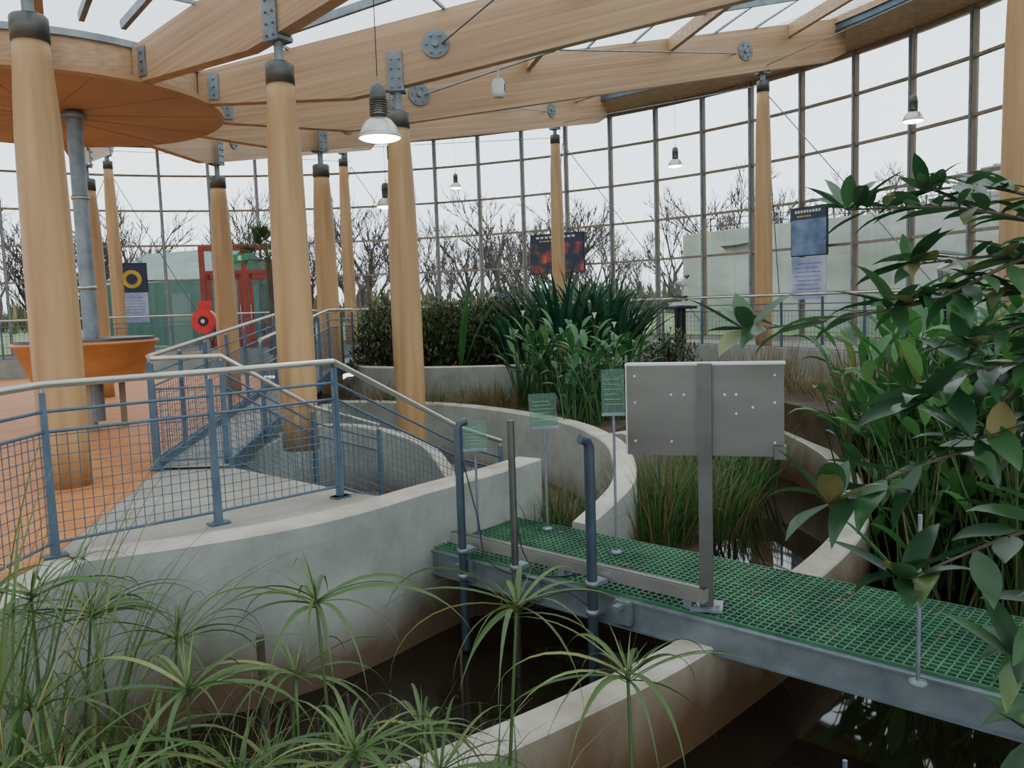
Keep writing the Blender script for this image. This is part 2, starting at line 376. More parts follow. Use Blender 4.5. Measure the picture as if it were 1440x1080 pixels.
# ---------------------------------------------------------------- floors, walls, water
mb=MB(); mb.poly([(HX+15.9*math.cos(a*math.pi/16),HY+15.9*math.sin(a*math.pi/16)) for a in range(32)],-1.22,'water',.05); mb.obj('pond_water')
mb=MB(); mb.poly([(-2.98,-3),(-2.98,5.2),(-3.5,8),(-3.56,13.9),(-3.9,17.2),(-9,23),(-18,20),(-21,11),(-18,3),(-12,-2)],0,'orange',.2); mb.obj('floor_wood')
mb=MB(); mb.poly([(-2.96,4.9),(-2.7,5.3),(-2.17,5.6),(-1.5,6.05),(-1.1,6.55),(-1.3,6.7),(-2.86,8.1),(-2.86,9.4),(-3.5,9.4),(-3.5,7.95)],-.004,'concfloor',.25); mb.obj('floor_concrete_landing')
wall('concrete_basin_wall',[(-2.72,5.06,.0),(-2.17,5.3,.0),(-1.58,5.66,.0),(-1.14,6.08,.0),(-.68,6.7,.0),(-.13,7.38,.0),(.26,7.95,0)],.28,-1.6)
wall('concrete_basin_wall',[(-2.92,-2,0),(-2.84,2,0),(-2.72,5.06,.0)],.24,-1.6)
wall('concrete_divider_wall',[(-2.6,2.7,-.66),(-1.5,3.15,-.66),(-.48,3.85,-.66),(.3,4.46,-.66),(1.0,5.1,-.66),(2.25,6.45,-.64),(3.1,7.7,-.6),(3.7,9.3,-.6),(4.1,11,-.6),(3.9,12.6,-.5),(3.0,12.9,-.4),(2.2,12.0,-.3),(1.7,10.9,-.2),(1.35,9.9,-.1)],.25,-1.6,'concrust','conctop',side=-1)
wall('concrete_pit_wall',[(-3.0,13.55,0),(-2.5,13.5,0),(-.9,12.6,0),(.45,10.75,0),(.92,9.2,0),(.99,8.3,-.06),(.9,7.72,-.22),(.5,7.3,-.46)],.22,-1.4,side=1)
wall('concrete_stair_wall',[(-2.85,10.0,.0),(-2.6,10.8,.0),(-2.0,10.9,-.05),(-1.2,10.3,-.2),(-.8,9.5,-.5)],.16,-1.0,side=1)
wall('concrete_ramp_wall',[(-2.84,8.2,-.02),(-2.86,11,-.02),(-2.98,13.5,-.02)],.18,-1.1,side=1)
mb=MB(); mb.poly([(-3.5,6.5),(-1.6,6.3),(-.2,7.5),(.2,8),(.2,11.2),(-.8,12.7),(-2.8,13.6),(-3.5,13.5)],-.93,'concfloor',.2); mb.obj('floor_stair_pit')
mb=MB(); mb.poly([(-.6,7.0),(.3,7.2),(1.2,6.9),(1.7,7.3),(1.9,8.4),(1.6,9.9),(.6,11),(.15,11.1)],-.86,'soil',.4); mb.obj('reed_bed_soil')
mb=MB()
S1=Vector((-1.3,6.72,0));S2=Vector((-2.86,8.1,0));d1=Vector((.57,.82,0));d2=Vector((.68,.73,0))
for i in range(6):
    a=S1+d1*.32*i;b=S1+d1*.32*(i+1)+d1*.02;c=S2+d2*.32*(i+1)+d2*.02;d=S2+d2*.32*i
    mb.poly([(p.x,p.y) for p in (a,b,c,d)],-.155*(i+1),'concfloor',.3)
mb.obj('stair_flight')
mb=MB(); mb.poly([(-3.62,13.7),(-2.6,13.75),(-.9,12.85),(.6,10.95),(1.1,9.9),(1.6,10.9),(2.1,12.1),(2.9,13.05),(4.05,12.7),(4.3,11),(4.0,9.6),(5.2,9.8),(6.2,12),(5.6,16),(2,19.5),(-3,21),(-4,20)],-.1,'soil',.5); mb.obj('planting_bed_soil')
mb=MB(); mb.poly([(4.3,9.4),(5.0,6.8),(6.2,4),(8,4),(8.5,11),(6,12)],-1.05,'soil',.2); mb.obj('marsh_bed_soil')
wall('planter_wall',[(-3.0,15.6,.5),(-2.5,14.5,.5),(-1.2,13.9,.5),(.6,13.8,.5),(1.8,14.5,.5),(2.4,16.3,.5),(2.7,18.2,.5)],.2,-.2,side=1)
mb=MB(); mb.poly([(-2.9,15.7),(-2.4,14.7),(-1.2,14.1),(.6,14.0),(1.7,14.7),(2.2,16.3),(2.5,19.8),(-1,21.5),(-2.9,21)],.42,'soil',.4); mb.obj('planter_soil')
mb=MB()
A0,A1=-25,205;n=92;vs=[]
for i in range(n+1):
    a=math.radians(A0+(A1-A0)*i/n);c,s_=math.cos(a),math.sin(a)
    vs+=[(12.35*c,12.35*s_,-.3),(12.35*c,12.35*s_,.5),(12.55*c,12.55*s_,.5),(12.55*c,12.55*s_,.4),(15.9*c,15.9*s_,.4)]
for j,mm in ((0,'conc'),(1,'conctop'),(2,'conc'),(3,'concfloor')):
    mb.add(vs,[(i*5+j,i*5+5+j,i*5+6+j,i*5+1+j) for i in range(n)],mm)
mb.obj('floor_upper_walkway',(HX,HY,0))
mb=MB()
r0=Vector((-3.5,8.0,0.02));r1=Vector((-3.84,14.2,.42)); wv_=Vector((.72,0,0))
mb.add([r0,r0+wv_,r1+wv_,r1, r1+Vector((0,9,0)),r1+wv_+Vector((0,9,0))],[(0,1,2,3),(3,2,5,4)],'concfloor')
for o in(Vector((0,0,0)),wv_):
    mb.bar(r0+o,r1+o,.05,.17,'blue'); mb.bar(r1+o,r1+o+Vector((0,8,0)),.05,.17,'blue')
for i in range(1,6):
    p=r0.lerp(r1,i/6); mb.box(p+wv_*.05+Vector((0,0,-.02-p.z/2)),(.06,.06,max(.06,p.z)),'blue')
mb.obj('access_ramp')

# ---------------------------------------------------------------- railings
def railing(name,P,spacing=1.35,H=1.1,mesh=True,wire=.0034,cell=.062):
    mb=MB(); P=[Vector(p) for p in P]
    Z=Vector((0,0,1))
    mb.tube([p+Z*H for p in P],.024,'stainless',12)
    for i in range(len(P)-1):
        a,b=P[i],P[i+1]; L=(b-a).length; k=max(1,round(L/spacing)); d=(b-a)/k
        hd=Vector((d.x,d.y,0)).normalized()
        for j in range(k+(1 if i==len(P)-2 else 0)):
            p=a+d*j
            w0,w1,t=.05,.03,.015; nn=Vector((-hd.y,hd.x,0))
            vs=[]
            for z,ww in((-.02,w0),(H-.05,w1)):
                for sx,sy in((-1,-1),(1,-1),(1,1),(-1,1)): vs.append(p+hd*sx*ww*.55+nn*sy*t*1.3+Z*z)
            mb.add(vs,[(0,1,2,3),(4,5,6,7),(0,1,5,4),(1,2,6,5),(2,3,7,6),(3,0,4,7)],'blue')
            mb.tube([p+Z*(H-.06),p+Z*(H-.01)],.008,'stainless',6)
            mb.box(p+Z*.006,(.14,.1,.012),'blue',math.atan2(hd.y,hd.x))
        for z,rd in ((.93,.011),(.80,.011),(.09,.011)):
            mb.tube([a+Z*z,b+Z*z],rd,'blue',6,False)
        if mesh:
            nv=int(L/cell)
            for q in range(1,nv):
                p=a+(b-a)*q/nv; mb.tube([p+Z*.09,p+Z*.80],wire,'blue',3,False)
            z=.09+cell
            while z<.79:
                mb.tube([a+Z*z,b+Z*z],wire,'blue',3,False); z+=cell
    return mb.obj(name)
railing('steel_railing',[(-3.02,2.2,0),(-2.95,5.15,0),(-2.15,5.84,0),(-1.42,6.57,0)],1.4)
railing('stair_railing',[(-1.42,6.57,0),(-.51,7.9,-.77),(-.14,8.35,-.98)],1.2)
railing('stair_railing',[(-3.5,8.0,0),(-2.86,8.12,0),(-2.15,8.82,-.62),(-1.56,9.45,-.93)],1.0)
railing('ramp_railing',[(-3.52,8.0,.02),(-3.86,14.2,.42),(-3.9,16.5,.42)],.95,cell=.07)
railing('ramp_railing',[(-2.82,9.3,.1),(-3.12,14.2,.42),(-3.14,16.5,.42)],.95,cell=.07)
def arc(r,a0,a1,z,n): return [(HX+r*math.cos(math.radians(a0+(a1-a0)*i/n)),HY+r*math.sin(math.radians(a0+(a1-a0)*i/n)),z) for i in range(n+1)]
railing('walkway_railing',arc(12.45,-10,76,.42,16),1.4,wire=.004,cell=.1)
railing('walkway_railing',arc(12.45,80,170,.42,16),1.4,wire=.004,cell=.1)

# ---------------------------------------------------------------- grating footbridge
mb=MB()
g0=Vector((-.78,6.78,-.47)); gd=Vector((.74,-.673,0)).normalized(); gn=Vector((.673,.74,0)).normalized()
L=7.2; W=1.1
def gp(u,v,z=0): return g0+gd*u+gn*v+Vector((0,0,z))
u=0
while u<=L: mb.bar(gp(u,0,-.02),gp(u,W,-.02),.009,.038,'green'); u+=.052
v=0
while v<=W+.001: mb.bar(gp(0,v,-.02),gp(L,v,-.02),.009,.038,'green'); v+=.052
for v in (-.02,W+.02):
    mb.bar(gp(0,v,-.12),gp(L,v,-.12),.012,.2,'galv'); mb.bar(gp(0,v,-.215),gp(L,v,-.215),.07,.012,'galv'); mb.bar(gp(0,v,-.03),gp(L,v,-.03),.05,.012,'galv')
for u in [i*.9 for i in range(9)]: mb.bar(gp(u,0,-.12),gp(u,W,-.12),.04,.12,'galv')
for v in(-.05,W+.05): mb.box(gp(.02,v,-.12),(.02,.14,.26),'galv',math.atan2(gd.y,gd.x))
mb.obj('grating_footbridge')

base=Vector((1.2,5.12,-.47))
mb=MB()
ba=math.radians(-16); bx=Vector((math.cos(ba),math.sin(ba),0)); by=Vector((-bx.y,bx.x,0))
c=base+Vector((0,0,1.27))-bx*.01+by*.1
mb.box(c,(.97,.12,.58),'boxsteel',ba)
mb.box(c+Vector((0,0,.292)),(.985,.135,.012),'stainless',ba)
mb.box(c-by*.06-bx*.485,(.008,.01,.58),'stainless',ba)
mb.box(c+bx*.46+Vector((0,0,-.26))-by*.05,(.07,.1,.08),'poststeel',ba)
for sx_,sz in ((-.43,-.2),(-.43,.05),(-.43,.22),(-.2,-.2),(-.2,.1),(.2,-.02),(.2,.1),(.43,-.2),(.43,.05),(.43,.22),(-.12,.1),(.13,.1),(.3,.02)):
    p=c+bx*sx_+Vector((0,0,sz)); mb.tube([p-by*.06,p-by*.066],.008,'stainless',8)
mb.box(base+Vector((0,0,.79)),(.085,.06,1.56),'poststeel',ba)
mb.box(base+Vector((0,0,.012)),(.2,.18,.02),'galv',ba)
for sx_ in(-.07,.07):
    p=base+bx*sx_-by*.05; mb.tube([p,p+Vector((0,0,.04))],.012,'galv',6)
mb.obj('metal_display_cabinet')
mb=MB()
a=gp(.3,.05,.0)+Vector((0,0,.10)); b=base+Vector((-.02,-.06,.10))
mb.bar(a,b,.07,.085,'stainless'); mb.bar(a+Vector((0,0,.046)),b+Vector((0,0,.046)),.05,.006,'boxsteel')
d=(b-a).normalized()
for q in(.05,.5,.95): mb.box(a+(b-a)*q-Vector((0,0,.07)),(.06,.06,.06),'galv',math.atan2(d.y,d.x))
mb.obj('aluminium_channel_beam')

def standpipe(px,py,z0,z1,r,name,elbow=None,mat='darkpipe'):
    mb=MB(); pts=[(0,0,z0),(0,0,z1-.06)]
    if elbow: pts+=[(elbow[0]*.02,elbow[1]*.02,z1-.015),(elbow[0]*.08,elbow[1]*.08,z1)]
    else: pts+=[(0,0,z1)]
    mb.tube(pts,r,mat,14)
    for z in(-.62,-.42):
        mb.lathe((0,0,z),[(r,0),(r+.012,0),(r+.012,.04),(r,.04)],'galv',14); mb.box((.04,.05,z+.02),(.1,.1,.03),'galv',.7)
    return mb.obj(name,(px,py,0))
standpipe(-.43,6.30,-1.2,.62,.032,'standpipe',(.8,.3))
standpipe(.5,5.45,-1.2,.60,.036,'standpipe',(-.8,-.4))
standpipe(-.02,5.85,-1.45,.68,.026,'steel_pole',None,'poststeel')
def cable(P,name):
    mb=MB(); mb.tube(catmull(P,6),.006,'black',5); mb.obj(name)
cable([(-.02,5.88,.0),(.05,5.8,-.3),(.2,5.7,-.42),(.42,5.5,-.35)],'cable')
cable([(-.4,6.33,.3),(-.3,6.2,-.1),(-.2,6.1,-.45),(.3,5.65,-.5),(.5,5.5,-.6)],'cable')
mb=MB()
for q in(.55,1.25,2.05): 
    p=gp(q,-.06,-.1); mb.box(p,(.12,.05,.16),'galv',math.atan2(gd.y,gd.x)); mb.box(p-gn*.05+Vector((0,0,.05)),(.05,.1,.03),'galv',math.atan2(gd.y,gd.x))
mb.obj('pipe_clamp_brackets')
def stake(x,y,z0,z1,w=.22,h=.28,tilt=.15,rz=0,name='plant_label_stake',lab=True):
    mb=MB(); mb.tube([(0,0,z0),(0,0,z1)],.011,'galv',8); mb.lathe((0,0,z0),[(.045,0),(.045,.012),(0,.02)],'galv',12)
    if lab:
        M3=Matrix.Rotation(rz,3,'Z')@Matrix.Rotation(-tilt,3,'X')
        mb.box(Vector((0,0,z1+.01)),(w,.04,.02),'galv',rz)
        mb.box(Vector((0,0,z1))+M3@Vector((0,0,h/2+.01)),(w,.006,h),'acryl',M3=M3)
        for q in range(6):
            mb.box(Vector((0,0,z1))+M3@Vector((-w*.04*(q%3),-.005,h*(.25+.11*q))),(w*(.8-.1*(q%3)),.001,.004),'signtext',M3=M3)
    return mb.obj(name,(x,y,0))
stake(-.33,6.9,-.47,.28,.2,.25)
stake(.27,7.1,-.47,.42,.25,.3,.2,.25)
stake(.78,6.35,-.47,.62,.18,.36,.3,-.1)
stake(1.5,8.6,-.9,-.1,.1,.3,.1,1.0)
stake(2.0,4.0,-.47,.40,name='grating_stake',lab=False)
mb=MB()
for i in range(260):
    p=gp(ru(.2,6.5),ru(.02,1.08),.004); a=ru(0,6.3); l=ru(.012,.032)
    mb.add([p+Vector((l*math.cos(a),l*math.sin(a),0)),p+Vector((-.3*l*math.sin(a),.3*l*math.cos(a),.006)),p-Vector((l*math.cos(a),l*math.sin(a),0)),p-Vector((-.3*l*math.sin(a),.3*l*math.cos(a),0))],[(0,1,2,3)],'dry')
mb.obj('fallen_leaves')

# ---------------------------------------------------------------- round table
mb=MB()
mb.lathe((0,0,0),[(0,1.17),(.86,1.17),(.9,1.2),(.92,1.2),(.92,1.165),(.88,1.15),(.7,.7),(.68,.68),(0,.68)],'tablewood',48)
mb.lathe((0,0,0),[(.3,1.17),(.3,1.24),(.86,1.24),(.86,1.17)],'poststeel',48,False)
for i in range(4):
    a=i*math.pi/2+.4; mb.box((.4*math.cos(a),.4*math.sin(a),.34),(.08,.08,.68),'mull',a)
mb.obj('round_display_table',(-5.8,11.3,0))

# ---------------------------------------------------------------- lamps
def lamp(x,y,zb,s,zc,name='pendant_lamp'):
    mb=MB()
    mb.lathe((0,0,0),[(.2,0),(.205,.005),(.185,.05),(.16,.11),(.12,.16),(.075,.19),(.07,.19),(.11,.155),(.15,.1),(.175,.045),(.195,.0)],'stainless',32)
    mb.lathe((0,0,0),[(0,-.035),(.1,-.028),(.17,-.01),(.19,.005)],'lampglass',32)
    mb.lathe((0,0,.0),[(.075,.19),(.08,.2),(.075,.22)],'black',24)
    for k in range(7): mb.lathe((0,0,.21+k*.022),[(.05,0),(.085,.002),(.085,.012),(.05,.016)],'poststeel',24)
    mb.lathe((0,0,.36),[(.08,0),(.085,.02),(.07,.11),(.05,.13),(0,.14)],'poststeel',24)
    mb.tube([(0,0,.49),(.02,0,.54),(0,0,.56)],.012,'galv',8)
    mb.tube([(0,0,.55),(0,0,(zc-zb)/s)],.005,'black',5)
    o=mb.obj(name,(x,y,zb)); o.scale=(s,s,s)
    l=bpy.data.lights.new('lamp_glow','SPOT'); l.energy=50*s; l.color=(1,.88,.68); l.shadow_soft_size=.1; l.spot_size=2.6; l.spot_blend=.8
    lo=bpy.data.objects.new('lamp_glow',l); bpy.context.scene.collection.objects.link(lo); lo.parent=o; lo.location=(0,0,-.05)
lamp(-1.07,7.3,2.97,.92,5.5)
lamp(-2.0,14,3.2,.8,5.4)
lamp(-1.3,22,4.6,.75,6.8)
lamp(3.85,19,4.5,.85,6.8)
lamp(6.4,13.2,4.15,.8,6.6)
mb=MB(); mb.lathe((0,0,0),[(0,0),(.07,0),(.085,.06),(.085,.2),(.06,.24),(0,.25)],'white',20); mb.tube([(0,0,.24),(0,0,.8)],.015,'white',8); mb.box((.06,0,.12),(.06,.06,.1),'black')
mb.obj('ceiling_sensor',(-.05,11.4,4.28))

mb=MB()
def P(r,a,z): return (HX+r*math.cos(math.radians(a)),HY+r*math.sin(math.radians(a)),z)
for a in (-2,26,53,82,112):
    mb.tube([P(12.8,a,5.6),P(15.8,a-9,.9)],.012,'galv',5); mb.tube([P(12.8,a,5.6),P(15.8,a+9,.9)],.012,'galv',5)
for i in range(1,6):
    a,b=ANG[i],ANG[i+1]
    mb.tube([P(5.35,a,und(5.35)+.4),P(12.2,b,und(12.2)+.4)],.014,'galv',5); mb.tube([P(12.2,a,und(12.2)+.4),P(5.35,b,und(5.35)+.4)],.014,'galv',5)
    mb.tube([P(12.8,a,5.75),P(12.8,b,und(12.8)+.1)],.01,'galv',5)
mb.obj('steel_tie_rods')

# ---------------------------------------------------------------- doors, posters, hose reel, microscopes
def onwall(a,r): return (HX+r*math.cos(math.radians(a)),HY+r*math.sin(math.radians(a)))
ad=98.6; x,y=onwall(ad,15.6); mb=MB()
for sx_ in(-1.3,0,1.3): mb.box((sx_,0,1.95),(.16,.14,3.3),'red')
mb.box((0,0,3.62),(2.76,.16,.16),'red'); mb.box((0,0,2.85),(2.6,.12,.12),'red')
for sx_ in(-.65,.65):
    for q in(-.48,.48): mb.box((sx_+q,0,1.6),(.14,.08,2.4),'red')
    mb.box((sx_,0,.55),(1.0,.08,.3),'red'); mb.box((sx_,0,2.7),(1.0,.08,.16),'red'); mb.box((sx_,0,1.5),(.9,.02,1.9),'glass'); mb.box((sx_,0,1.3),(.9,.06,.08),'red')
    mb.tube([(sx_*.25,-.1,1.2),(sx_*.25,-.1,1.8)],.02,'stainless',8)
mb.box((-.1,-.1,3.3),(.46,.05,.22),'exit'); mb.box((-.1,-.128,3.3),(.1,.01,.14),'white')
mb.obj('door_red_double',(x,y,0),math.radians(ad-90))
mb=MB()
mb.tube([(0,-.08,1.36),(0,.08,1.36)],.3,'firered',28); mb.tube([(0,-.1,1.36),(0,-.08,1.36)],.12,'black',20); mb.tube([(0,-.11,1.36),(0,.1,1.36)],.05,'white',12)
mb.box((0,.14,.95),(.1,.08,1.5),'galv'); mb.box((.0,.1,1.75),(.34,.04,.2),'firered')
mb.tube([(.25,-.05,1.3),(.27,-.1,1.0),(.2,-.1,.8),(.1,-.1,1.0)],.02,'black',8)
mb.obj('fire_hose_reel',(-7.45,20.2,0))
def wallposter(a,r,z,w,h,mat,band=True,name='wall_poster',low=None,ring=False):
    x,y=onwall(a,r); mb=MB()
    mb.box((0,.02,z),(w+.06,.03,h+.06),'black'); mb.box((0,0,z),(w,.02,h),mat)
    if band:
        mb.box((0,-.012,z+h/2-.13),(w,.01,.26),'navy')
        for i in range(9): mb.box((-w*.36+i*w*.085,-.02,z+h/2-.08),(w*.055,.005,.06),'white')
        for i in range(6): mb.box((-w*.3+i*w*.07,-.02,z+h/2-.19),(w*.045,.005,.04),'yellow')
    if low:
        mb.box((0,0,z-h/2-.05-low/2),(w,.02,low),'postC')
        for i in range(8): mb.box((-w*.08*(i%2),-.012,z-h/2-.2-i*low*.1),(w*.7,.004,.02),'postB')
    if ring:
        for i in range(24):
            an=i*math.pi/12; mb.box((.22*math.cos(an),-.02,z-.05+.22*math.sin(an)),(.12,.02,.09),'yellow',M3=Matrix.Rotation(-an,3,'Y'))
    mb.obj(name,(x,y,0),math.radians(a-90))
wallposter(60.5,15.6,3.0,1.75,1.15,'postA')
wallposter(31.5,15.6,3.0,.98,1.1,'postB',low=1.0)
wallposter(111,15.6,2.75,.85,.85,'navy',False,low=.95,ring=True)
def microscope(x,y,z,rz,s=1.6):
    mb=MB()
    mb.box((0,0,.03),(.2,.26,.05),'white'); mb.box((0,.08,.17),(.06,.07,.26),'white'); mb.box((0,0,.13),(.15,.15,.02),'black')
    mb.tube([(0,.08,.3),(0,-.02,.31)],.045,'white',12); mb.tube([(0,-.02,.31),(0,-.02,.17)],[.035,.02],'galv',12)
    for sx_ in(-.03,.03): mb.tube([(sx_,.0,.32),(sx_,.13,.42)],.018,'black',10)
    mb.box((0,.03,.34),(.12,.1,.06),'white',M3=Matrix.Rotation(.6,3,'X'))
    mb.tube([(-.06,.08,.1),(.06,.08,.1)],.03,'black',12)
    mb.box((0,0,-.03),(.34,.34,.03),'black')
    mb.tube([(0,0,-.04),(0,0,(.42-z)/s)],.08,'black',14); 
    o=mb.obj('microscope',(x,y,z),rz); o.scale=(s,s,s)
microscope(3.85,18.7,1.36,-1.2)
microscope(8.4,16.1,1.4,-1.2)

# ---------------------------------------------------------------- outdoors
mb=MB(); vs=[];n=64
rad=[16.1,20,26,40,70,160]; zz=[.25,.3,.35,.6,1.4,2.0]
for r,z in zip(rad,zz):
    for i in range(n): a=2*math.pi*i/n; vs.append((r*math.cos(a),r*math.sin(a),z+(ru(-.1,.3) if r>30 else 0)))
for j in range(len(rad)-1):
    fs=[(j*n+i,j*n+(i+1)%n,(j+1)*n+(i+1)%n,(j+1)*n+i) for i in range(n)]
    mb.add(vs,fs,'path' if j==0 else 'grass')
mb.obj('ground_lawn',(HX,HY,0))
wall('retaining_wall_outside',[P(24,57,3.9),P(23.5,50,3.95),P(22.5,40,3.9),P(22,28,3.7),P(22,22,3.6)],.4,0,'concmoss','concmoss',side=-1)
mb=MB()
for i in range(30):
    a=56-i*.9; p=P(24.2,a,0); mb.tube([(p[0],p[1],3.7),(p[0],p[1],4.5)],.025,'bark',5)
for z in(4.2,4.45): mb.tube([P(24.2,56-i,z) for i in range(28)],.016,'bark',4)
mb.obj('outdoor_guard_rail')
mb=MB()
for i in range(90):
    a=24-i*.55; p=P(21.5,a,0); mb.box((p[0],p[1],1.7),(.19,.03,2.9+ru(-.1,.1)),'fence',math.radians(a+90))
mb.obj('timber_fence_outside')
def banktop(a): return 3.3+2.0*max(0,min(1,(42-a)/16))
mb=MB(); vs=[]
for i in range(61):
    ad_=-35+88*i/60; a=math.radians(ad_); t=banktop(ad_)
    for r,z in((22.9,3.3),(25.5,t*.88),(30,t+.2),(40,t+.2),(60,0)): vs.append((HX+r*math.cos(a),HY+r*math.sin(a),z+ru(-.15,.15) if z else 0))
mb.add(vs,[(i*5+j,i*5+5+j,i*5+6+j,i*5+1+j) for i in range(60) for j in range(4)],'bank',True); mb.obj('grass_embankment')
mb=MB()
for i in range(260):
    a=ru(-25,37); k=R.random(); r=25.2+k*3; p=P(r,a,0); t=banktop(a)
    mb.box((p[0],p[1],t*.88+.2+k*1.7),(ru(.7,1.6),ru(.6,1.4),ru(.6,1.1)),'mossrock',M3=Matrix.Rotation(ru(0,3),3,'Z')@Matrix.Rotation(ru(-.15,.15),3,'X'))
mb.obj('rubble_bank')
mb=MB()
def gable(cx,cy,w,l,h,hr,rz):
    R3=Matrix.Rotation(rz,3,'Z'); o=Vector((cx,cy,0))
    q=[(-w/2,-l/2,0),(w/2,-l/2,0),(w/2,-l/2,h),(0,-l/2,hr),(-w/2,-l/2,h)]; q2=[(x,l/2,z) for x,_,z in q]
    vs=[o+R3@Vector(p) for p in q+q2]
    mb.add(vs,[(0,1,2,3,4),(9,8,7,6,5),(1,6,7,2),(0,4,9,5)],'barn'); mb.add(vs,[(2,7,8,3),(3,8,9,4)],'barnroof')
gable(-13.6,36,4.6,6,2.9,4.3,math.radians(65)); mb.box((-12.6,33.2,1.3),(1.6,.3,2.2),'barnroof',.2); mb.obj('green_barn')
mb=MB()
mb.box((0,0,.55),(4.1,1.7,.55),'black'); 
vs=[(-1.5,-.8,.8),(1.7,-.8,.8),(1.7,.8,.8),(-1.5,.8,.8),(-.9,-.65,1.4),(1.3,-.65,1.4),(1.3,.65,1.4),(-.9,.65,1.4)]
mb.add(vs,[(0,1,5,4),(1,2,6,5),(2,3,7,6),(3,0,4,7),(4,5,6,7)],'navy')
for sx_ in(-1.3,1.3):
    for sy in(-.8,.8): mb.tube([(sx_,sy-.1,.33),(sx_,sy+.1,.33)],.33,'black',16)
mb.obj('parked_car',(.2,38,.7),.3)
def bare(seed,h=6):
    rr_=random.Random(seed); mb=MB()
    def br(p,d,L,r,lv):
        q=p+d*L*.5+Vector((rr_.uniform(-.05,.05),rr_.uniform(-.05,.05),0))*L; e=q+(d+Vector((rr_.uniform(-.15,.15),rr_.uniform(-.15,.15),.1))).normalized()*L*.5
        mb.tube([p,q,e],[r,r*.85,r*.65],'bark',4 if lv<2 else 3,False)
        if lv>=5: return
        k=4 if lv<2 else 3
        for i in range(k):
            s0=rr_.uniform(.3,1) if i else 1
            b=p+(e-p)*s0 if i else e
            nd=(d+Vector((rr_.uniform(-.75,.75),rr_.uniform(-.75,.75),rr_.uniform(-.05,.45)))).normalized()
            br(b,nd,L*rr_.uniform(.55,.8),max(.013,r*.55),lv+1)
    br(Vector((0,0,0)),Vector((0,0,1)),h*.3,.1*h/6,0)
    return mb
protos=[]
for s_ in range(5):
    o=bare(s_+3,6.5).obj('bare_tree',(*onwall(68+s_*12,24+s_*1.5),.3)); protos.append(o)
for i in range(120):
    a=-20+165*i/119+ru(-1.5,1.5); r=ru(25,48); 
    if a<55: r=ru(31,40)
    x,y=onwall(a,r)
    inst(protos[i%5],'bare_tree',(x,y,.3+(banktop(a) if a<52 else .1)),ru(0,6),ru(.4,.7) if a<52 else ru(.8,1.35))
mb=MB()
for i in range(7500):
    a_=ru(-25,150); a=math.radians(a_); r=ru(40,56); x=HX+r*math.cos(a);y=HY+r*math.sin(a); z=ru(.6,1.0)
    h=ru(.8,3.4)*(1 if math.sin(a_*.7)>-.3 else .6); mb.add([(x-.04,y,z),(x+.04,y,z),(x+ru(-.8,.8),y,z+h)],[(0,1,2)],R.choice(['dry','bark']))
    mb.add([(x-.3,y+.1,z+h*.1),(x+.05,y,z+h*.3),(x+ru(-.8,.8),y,z+h*.7)],[(0,1,2)],'shrub')
mb.obj('hedge_row_outside')

# ---------------------------------------------------------------- plants
def leaf(mb,base,az,el,L,Wd,droop,m,n=6,fold=.2,shape='strap',roll=0,pw=2):
    p=Vector(base); s=Vector((-math.sin(az),math.cos(az),0)); vs=[];
    for i in range(n+1):
        t=i/n
        e=el-droop*t**pw
        d=Vector((math.cos(az)*math.cos(e),math.sin(az)*math.cos(e),math.sin(e)))
        up=d.cross(s)
        sr=(s*math.cos(roll)+up*math.sin(roll)); ur=d.cross(sr)
        if shape=='strap': w=Wd*(.55+.45*math.sin(math.pi*min(1,t*1.3)))*(1-t**3)
        else: w=Wd*math.sin(math.pi*min(1,max(0,(t*.96+.03)))**.85)
        w=max(w,.0008)
        vs+=[p+sr*w/2,p+ur*(-fold*w),p-sr*w/2]
        p=p+d*(L/n)
    fs=[]
    for i in range(n): fs+=[(i*3,i*3+1,i*3+4,i*3+3),(i*3+1,i*3+2,i*3+5,i*3+4)]
    mb.add(vs,fs,m,True)
    return p
def papyrus(x,y,z0,z,s=1,lx=0,ly=0,nl=17):
    mb=MB(); top=Vector((lx,ly,z-z0)); 
    mb.tube([(0,0,0),(lx*.3,ly*.3,(z-z0)*.5),tuple(top)],[.009,.008,.006],'papd',6)
    for i in range(nl):
        az=i*2*math.pi/nl+ru(-.3,.3)
        leaf(mb,top-Vector((0,0,ru(0,.04))),az,ru(.1,.7),ru(.4,.68)*s,ru(.014,.023)*s,ru(1.2,2.1),'pap',10,.2,'strap',ru(-.7,.7),1.3)
    for i in range(7): leaf(mb,top,ru(0,6.3),ru(.6,1.4),ru(.1,.24)*s,.008,.5,'pap',3)
    return mb.obj('papyrus_plant',(x,y,z0))
for (x,y,z,s) in [(-.8,3.3,.33,1.15),(-.08,3.3,.27,1.15),(.42,2.8,.21,1.0),(-1.3,3.0,.15,1),(-.64,2.6,.1,.9),(-1.95,3.2,.45,1.0),(-.9,2.5,-.05,.9),(-.35,2.5,-.12,.85),(-1.45,2.6,.02,1),(-1.75,2.9,.1,1),(-1.1,3.5,-.12,.9),(-1.7,3.7,.0,1),(-2.1,3.7,.15,1),(-.5,3.4,-.35,.9),(-2.2,4.2,.0,1),(-1.2,2.35,.05,.8),(-.72,3.05,-.2,.9),(-1.55,3.2,-.2,.9),(-2.05,2.9,.4,1),(-.15,2.45,-.25,.8),(-.95,3.1,-.3,.9),(-1.35,2.8,-.3,.9),(-1.0,2.8,-.1,.9),(-.7,2.3,-.1,.8),(-1.6,2.4,.1,.8),(-.45,2.9,-.2,.9)]:
    papyrus(x+ru(-.03,.03),y,-1.22,z,s,ru(-.14,.14),ru(-.1,.1))
mb=MB()
for i in range(60):
    leaf(mb,(ru(-.35,.3),ru(-.3,.3),0),ru(0,6.3),ru(1.25,1.52),ru(1.5,2.5),.017,ru(.5,2.2),'pap',10)
